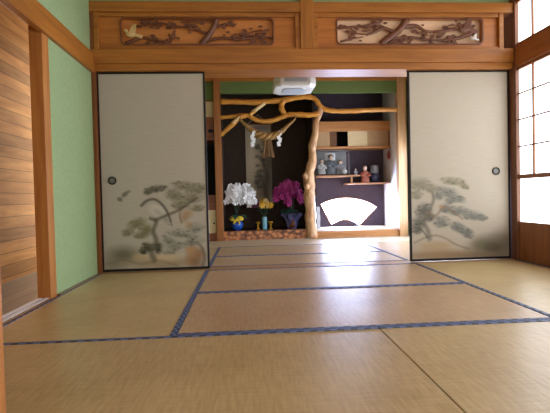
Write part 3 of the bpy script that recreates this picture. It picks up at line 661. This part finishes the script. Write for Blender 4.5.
# ------------------------------------------------------------------ ornaments in the recess
def doll(name, x, y, z, h, robe, label, group=None, hair=True, parent_group=None):
    t = thing(name, (x,y,z), label, 'figurine', group)
    MB().lathe([(.24*h,0),(.25*h,.06*h),(.20*h,.32*h),(.17*h,.52*h),(.16*h,.60*h),(.07*h,.70*h)],(x,y,z),16,1,.75).tube([(x-.16*h,y,z+.58*h),(x-.24*h,y-.06*h,z+.42*h),(x-.06*h,y-.18*h,z+.38*h)],[.07*h,.09*h,.06*h],8).tube([(x+.16*h,y,z+.58*h),(x+.24*h,y-.06*h,z+.42*h),(x+.06*h,y-.18*h,z+.38*h)],[.07*h,.09*h,.06*h],8).build('robe', robe, t, smooth=True)
    MB().ell((x,y-.01*h,z+.82*h),.115*h,.115*h,.14*h,14,9).ell((x,y-.125*h,z+.81*h),.018*h,.02*h,.025*h,8,5).build('head', M['skin'], t, smooth=True)
    if hair: MB().ell((x,y+.03*h,z+.875*h),.135*h,.125*h,.125*h,14,8).build('hair', M['hair'], t, smooth=True)
    return t
t = thing('display_case', (1.465,7.40,.984), 'glass display case of pale dolls on the upper shelf', 'display case')
MB().box(1.20,1.73,7.29,7.53,.984,1.004).build('base', M['lacquer'], t)
e = MB()
for x in (1.20,1.722):
    for y in (7.29,7.522): e.box(x,x+.008,y,y+.008,1.004,1.395)
for y in (7.29,7.522): e.box(1.20,1.73,y,y+.008,1.39,1.40)
for x in (1.20,1.722): e.box(x,x+.008,7.29,7.53,1.39,1.40)
e.build('frame', plain('case_frame', (120,122,124), .4), t)
box('back_panel', plain('grey_case_backing', (128,132,136), .8), 1.208,1.722,7.518,7.522,1.004,1.39, parent=t)
MB().box(1.208,1.722,7.292,7.294,1.004,1.39).build('pane', M['glass'], t)
doll('doll', 1.285,7.40,1.004,.27,M['robe_w'],'pale doll at the trunk end of the glass case','dolls in the glass case')
doll('doll', 1.45,7.43,1.004,.345,M['robe_b'],'tallest slate-robed doll in the middle of the glass case','dolls in the glass case')
doll('doll', 1.62,7.455,1.004,.25,M['robe_g'],'grey-robed doll at the far right of the glass case','dolls in the glass case')
tag(MB().box(1.36,1.54,7.508,7.516,1.25,1.37).build('paper_card', M['paper'], at=(1.45,7.51,1.25)),'white card at the top inside the glass case','card')
tag(MB().lathe([(.001,0),(.02,.0),(.044,.025),(.05,.045),(.034,.072),(.001,.082)],(1.655,7.345,1.004),16).build('white_ball_ornament', M['robe_w'], smooth=True, at=(1.655,7.345,1.004)),'rounded white ornament before the grey-robed doll','ornament')
doll('small_figurine', 1.845,7.34,.984,.115,M['robe_g'],'small grey figurine standing on the end of the upper shelf')
doll('standing_doll', 2.01,7.36,.851,.30,M['robe_r'],'orange-pink robed doll beside the grey jar')
t = thing('lidded_jar', (2.195,7.45,.851), 'grey and slate-blue jar standing near the recess wall', 'jar')
MB().lathe([(.05,0),(.075,.03),(.082,.10),(.07,.16)],(2.195,7.45,.851),20).build('lower_body', M['jar_b'], t, smooth=True)
MB().lathe([(.07,.16),(.072,.22),(.066,.27),(.072,.29),(.06,.295),(.055,.27)],(2.195,7.45,.851),20).build('upper_body', M['jar'], t, smooth=True)
t = thing('red_hanging_charm', (2.40,7.30,1.42), 'red cloth charm hung on the recess side wall', 'charm')
MB().tube([(2.395,7.22,1.42),(2.395,7.22,1.36)],.004,6).build('loop', M['red'], t)
MB().lathe([(.002,0),(.034,.02),(.04,.07),(.03,.12),(.01,.14)],(2.375,7.22,1.225),14,.5,1).build('pouch', M['red'], t, smooth=True)
for k, (a, h0, h1) in enumerate(((0,.11,.22),(.006,.22,.33),(-.004,.33,.465))):
    tag(MB().box(1.12+a,1.215+a,7.28,7.45,h0+.001,h1).build('small_carton', M['carton'], bevel=.004, at=(1.165,7.36,h0)),
        ['lowest pale carton stacked beside the fan window','middle pale carton stacked beside the fan window','topmost pale carton stacked beside the fan window'][k],'box','cartons beside the fan window')

# ------------------------------------------------------------------ flowers
def petal_mesh(name, r, m, five=True, centre=None):
    """one open blossom facing -Y"""
    b = MB()
    for k in range(5):
        a = 2*PI*k/5+.3; c, s = math.cos(a), math.sin(a)
        pts = [(0,0,.1),(-.34,.55,-.02),(-.22,.92,.06),(0,1.0,.1),(.22,.92,.06),(.34,.55,-.02)]
        vs = [(r*(x*c-z_*s), -r*d*.9+random.uniform(0,.1)*r, r*(x*s+z_*c)) for x, z_, d in pts]
        b.add(vs, [(0,1,2,3),(0,3,4,5)])
    b.ell((0,-.12*r,0),.16*r,.14*r,.16*r,8,5)
    me = bpy.data.meshes.new(name); me.from_pydata(b.v,[],b.f); me.materials.append(m)
    for p in me.polygons: p.use_smooth = True
    return me
def bloom(me, parent, p, tilt, roll, yaw, s=1.0):
    o = bpy.data.objects.new('blossom', me); COL.objects.link(o); o.parent = parent
    o.location = Vector(p)-Vector(parent['_w']); o.rotation_euler = (tilt, roll, yaw); o.scale = (s,s,s)
def leaf(b, p, d, L_, w, up=.4):
    P = Vector(p); D = Vector(d).normalized(); S = D.cross(Vector((0,0,1))).normalized()
    rows = []
    for k in range(7):
        u = k/6; c = P + D*(L_*u) + Vector((0,0,1))*(L_*up*math.sin(u*PI*.9)*.6-L_*.25*u*u); ww = w*math.sin(PI*min(.97,.08+u*.92))**.7
        rows += [c-S*ww, c+Vector((0,0,-.004)), c+S*ww]
    b.add(rows, [(3*i+j,3*i+j+1,3*i+4+j,3*i+3+j) for i in range(6) for j in range(2)])
FZ = .135; FY = 7.12
# blue vase with yellow bow + white orchids
t = thing('blue_vase', (-.155,FY,FZ), 'round blue vase tied with a yellow bow', 'vase')
MB().lathe([(.05,0),(.085,.03),(.10,.08),(.088,.13),(.06,.165),(.055,.185),(.068,.205),(.06,.205),(.045,.18)],(-.155,FY,FZ),24).build('body', M['blue'], t, smooth=True)
bw = MB()
for s in (-1,1):
    bw.ell((-.155+s*.055,FY-.075,FZ+.185),.06,.022,.042,12,7)
    bw.tube([(-.155,FY-.09,FZ+.17),(-.155+s*.035,FY-.108,FZ+.13),(-.155+s*.05,FY-.112,FZ+.10)],[.012,.016,.014],8,.4)
bw.ell((-.155,FY-.09,FZ+.175),.024,.022,.024).lathe([(.066,.15),(.07,.165),(.066,.18)],(-.155,FY,FZ),20)
bw.build('bow', M['yellow'], t, smooth=True)
t = thing('white_orchid_plant', (-.155,FY,FZ+.2), 'cascading white orchids in the blue vase', 'flowers')
me = petal_mesh('white_blossom', .055, M['petal_w'])
stems = MB(); lf = MB()
arcs = [[(-.15,0,.38),(-.22,-.02,.62),(-.20,-.06,.80),(-.26,-.10,.70),(-.28,-.12,.57)],[(-.15,0,.38),(-.13,0,.66),(-.07,-.05,.82),(.06,-.10,.74),(.10,-.13,.58)],
        [(-.15,0,.38),(-.18,-.03,.60),(-.14,-.10,.76),(-.17,-.16,.66),(-.19,-.18,.55)],[(-.15,0,.38),(-.08,0,.64),(0,-.06,.80),(.03,-.13,.68),(.05,-.16,.56)]]
for a in arcs:
    pp = [(x,FY+y,z) for x,y,z in a]; sp = spline(pp,6); stems.tube(sp, .005, 5)
    for k in range(8,len(sp)):
        for q in range(1 if k < 10 else (1 if k > 22 else 2)):
            p = sp[k]+np.array([random.uniform(-.045,.045),random.uniform(-.05,.0),random.uniform(-.03,.035)])
            bloom(me,t,p,random.uniform(-.35,.3),random.uniform(-.6,.6),random.uniform(-.7,.7),random.uniform(.85,1.15))
for k in range(46):
    a = random.uniform(0,2*PI); q = math.sqrt(random.random())
    x, z = -.115+.20*q*math.cos(a), .70+.135*q*math.sin(a)
    bloom(me,t,(x,FY-.10-.05*(1-q),z),random.uniform(-.35,.3),random.uniform(-.6,.6),random.uniform(-.6,.6),random.uniform(.85,1.1))
stems.build('stems', M['leaf2'], t)
for k in range(9):
    a = random.uniform(0,2*PI); leaf(lf,(-.155,FY,FZ+.20),(math.cos(a),math.sin(a)-.4,.1),random.uniform(.12,.20),.032)
lf.build('leaves', M['leaf'], t, smooth=True)
# tall light-blue vase and mixed flowers
t = thing('cylinder_vase', (.288,FY,FZ), 'slim light-blue cylinder vase in the middle of the alcove', 'vase')
MB().lathe([(.036,0),(.04,.01),(.04,.195),(.038,.20),(.034,.195),(.033,.02)],(.288,FY,FZ),20).build('body', M['ltblue'], t, smooth=True)
t = thing('yellow_bouquet', (.288,FY,FZ+.19), 'small yellow and purple bouquet in the light-blue vase', 'flowers')
my, mp_, mw = petal_mesh('yellow_blossom',.045,M['petal_y']), petal_mesh('purple_blossom',.04,M['petal_p']), petal_mesh('cream_blossom',.04,M['carve_pale'])
st = MB()
for k in range(24):
    a, r = random.uniform(0,2*PI), math.sqrt(random.random())*.13
    p = (.29+r*math.cos(a)*1.0,FY-.02+r*math.sin(a)*.5,.55+random.uniform(-.03,.09)-r*.25)
    st.tube([(.288,FY,FZ+.18),((.288+p[0])/2,FY,FZ+.28),p],.003,5)
    bloom(random.choice([my,my,mw]) if p[0] > .22 else mp_,t,p,random.uniform(-.9,.2),random.uniform(-.5,.5),random.uniform(-.6,.6))
for k in range(6): p = (.14+random.uniform(-.05,.05),FY,.53+random.uniform(-.04,.05)); st.tube([(.288,FY,FZ+.18),(.2,FY,.45),p],.003,5); bloom(mp_,t,p,random.uniform(-.6,.2),0,random.uniform(-.6,.6))
st.build('stems', M['leaf2'], t); lf = MB()
for k in range(10): a = random.uniform(0,2*PI); leaf(lf,(.288,FY,FZ+.22),(math.cos(a),math.sin(a)*.6,.7),random.uniform(.14,.22),.02)
lf.build('leaves', M['leaf2'], t, smooth=True)
for k, x in enumerate((.182,.385)):
    t = thing('gold_candlestick', (x,FY-.02,FZ), ['small gold stand between blue vase and cylinder vase','small gold stand just right of the cylinder vase'][k], 'ornament', 'gold stands beside the cylinder vase')
    MB().lathe([(.034,0),(.036,.008),(.014,.02),(.010,.05),(.02,.065),(.012,.08)],(x,FY-.02,FZ),16).build('stem', M['gold'], t, smooth=True)
    MB().lathe([(.012,.08),(.034,.10),(.036,.125),(.028,.12),(.02,.10)],(x,FY-.02,FZ),16).build('cup', M['gold'], t, smooth=True)
# magenta orchid in lilac foil
t = thing('wrapped_flowerpot', (.73,FY,FZ), 'flowerpot wrapped in shiny lilac foil beside the trunk', 'flowerpot')
b = MB(); n = 28; vs = []
prof = [(.075,0),(.09,.06),(.10,.12),(.12,.17),(.16,.235)]
for i, (r, z) in enumerate(prof):
    for k in range(n):
        w = 2*PI*k/n; q = 1+(.04+.05*i)*math.sin(w*7+i)*.6; vs.append((.73+r*q*math.cos(w),FY+r*q*math.sin(w)*.8,FZ+z+(.02*math.sin(w*7) if i == 4 else 0)))
b.add(vs,[(i*n+k,i*n+(k+1) % n,(i+1)*n+(k+1) % n,(i+1)*n+k) for i in range(4) for k in range(n)]+[tuple(range(n-1,-1,-1))])
b.build('foil_wrap', M['foil'], t)
MB().lathe([(.07,.01),(.085,.14),(.001,.15)],(.73,FY,FZ),18).build('pot', M['drawer'], t, smooth=True)
t = thing('magenta_orchid_plant', (.73,FY,FZ+.15), 'magenta orchids rising from the lilac foil pot', 'flowers')
me = petal_mesh('magenta_blossom', .058, M['petal_m']); st = MB(); lf = MB()
for a in ([(.73,0,.30),(.66,0,.62),(.60,-.05,.80),(.50,-.08,.74),(.46,-.10,.58)],[(.73,0,.30),(.72,0,.66),(.70,-.05,.85),(.61,-.10,.78),(.56,-.12,.62)],[(.73,0,.30),(.78,0,.66),(.80,-.05,.84),(.84,-.10,.72),(.86,-.12,.58)],[(.73,0,.3),(.74,0,.6),(.72,-.08,.74),(.68,-.13,.62),(.66,-.14,.55)]):
    sp = spline([(x,FY+y,z) for x,y,z in a],6); st.tube(sp,.005,5)
    for k in range(8,len(sp)):
        p = sp[k]+np.array([random.uniform(-.035,.035),random.uniform(-.05,0),random.uniform(-.035,.035)])
        bloom(me,t,p,random.uniform(-.35,.3),random.uniform(-.6,.6),random.uniform(-.7,.7),random.uniform(.85,1.15))
st.build('stems', M['leaf2'], t)
for k in range(12): a = random.uniform(0,2*PI); leaf(lf,(.73,FY,FZ+.22),(math.cos(a),math.sin(a)*.6-.3,.35),random.uniform(.16,.26),.036)
lf.build('leaves', M['leaf'], t, smooth=True)

# ------------------------------------------------------------------ pendant lamp
LX, LY = .61, 5.4
t = thing('pendant_lamp', (LX,LY,CEIL), 'white boxy pendant lamp hanging before the green strip', 'pendant lamp')
def shell(b, secs, c, chamfer):
    n = 8; vs = []
    for hw, z in secs:
        k = hw*chamfer
        for x, y in ((-hw+k,-hw),(hw-k,-hw),(hw,-hw+k),(hw,hw-k),(hw-k,hw),(-hw+k,hw),(-hw,hw-k),(-hw,-hw+k)): vs.append((c[0]+x,c[1]+y,z))
    b.add(vs,[(i*n+k,i*n+(k+1) % n,(i+1)*n+(k+1) % n,(i+1)*n+k) for i in range(len(secs)-1) for k in range(n)]+[tuple(range(n-1,-1,-1)),tuple((len(secs)-1)*n+k for k in range(n))])
    return b
shell(MB(),[(.20,1.935),(.235,1.94),(.25,1.965),(.25,2.02),(.235,2.085),(.19,2.10)],(LX,LY),.3).build('shade', M['acryl'], t, bevel=.006)
shell(MB(),[(.135,1.925),(.14,1.935)],(LX,LY),.3).build('bottom_diffuser', M['acryl_in'], t)
MB().box(LX-.13,LX+.14,LY-.258,LY-.245,1.985,2.065).build('front_panel', M['acryl_in'], t, bevel=.004)
MB().lathe([(.05,0),(.05,.03),(.02,.05)],(LX,LY,2.10),16).build('cap', M['acryl'], t, smooth=True)
MB().tube([(LX,LY,2.13),(LX,LY,CEIL)],.006,8).build('cord', M['cord'], t)

# ------------------------------------------------------------------ daylight, camera
wd = bpy.data.worlds.new('World'); SC.world = wd; wd.use_nodes = True
bg = wd.node_tree.nodes['Background']; bg.inputs['Color'].default_value = (.8,.9,1,1); bg.inputs['Strength'].default_value = .4

yaw, pit, rol = .0649, -.0225, -.0238
f = Vector((math.sin(yaw)*math.cos(pit), math.cos(yaw)*math.cos(pit), math.sin(pit)))
r = Vector((math.cos(yaw), -math.sin(yaw), 0)); u = r.cross(f)
r2 = r*math.cos(rol)+u*math.sin(rol); u2 = -r*math.sin(rol)+u*math.cos(rol)
cam = bpy.data.cameras.new('camera'); co = bpy.data.objects.new('camera', cam); COL.objects.link(co)
Mx = Matrix((r2, u2, -f)).transposed().to_4x4(); Mx.translation = Vector((0,0,.6557)); co.matrix_world = Mx
cam.sensor_fit = 'HORIZONTAL'; cam.sensor_width = 36; cam.lens = 443.432*36/550; cam.clip_start = .02
SC.camera = co
vs_ = SC.view_settings; vs_.view_transform = 'Standard'; vs_.look = 'None'; vs_.gamma = 1; vs_.use_curve_mapping = False; vs_.exposure = 0.22
SC.cycles.use_denoising = True; SC.cycles.max_bounces = 10; SC.cycles.diffuse_bounces = 6; SC.cycles.sample_clamp_indirect = 6
for o in list(bpy.data.objects):
    if '_w' in o: del o['_w']
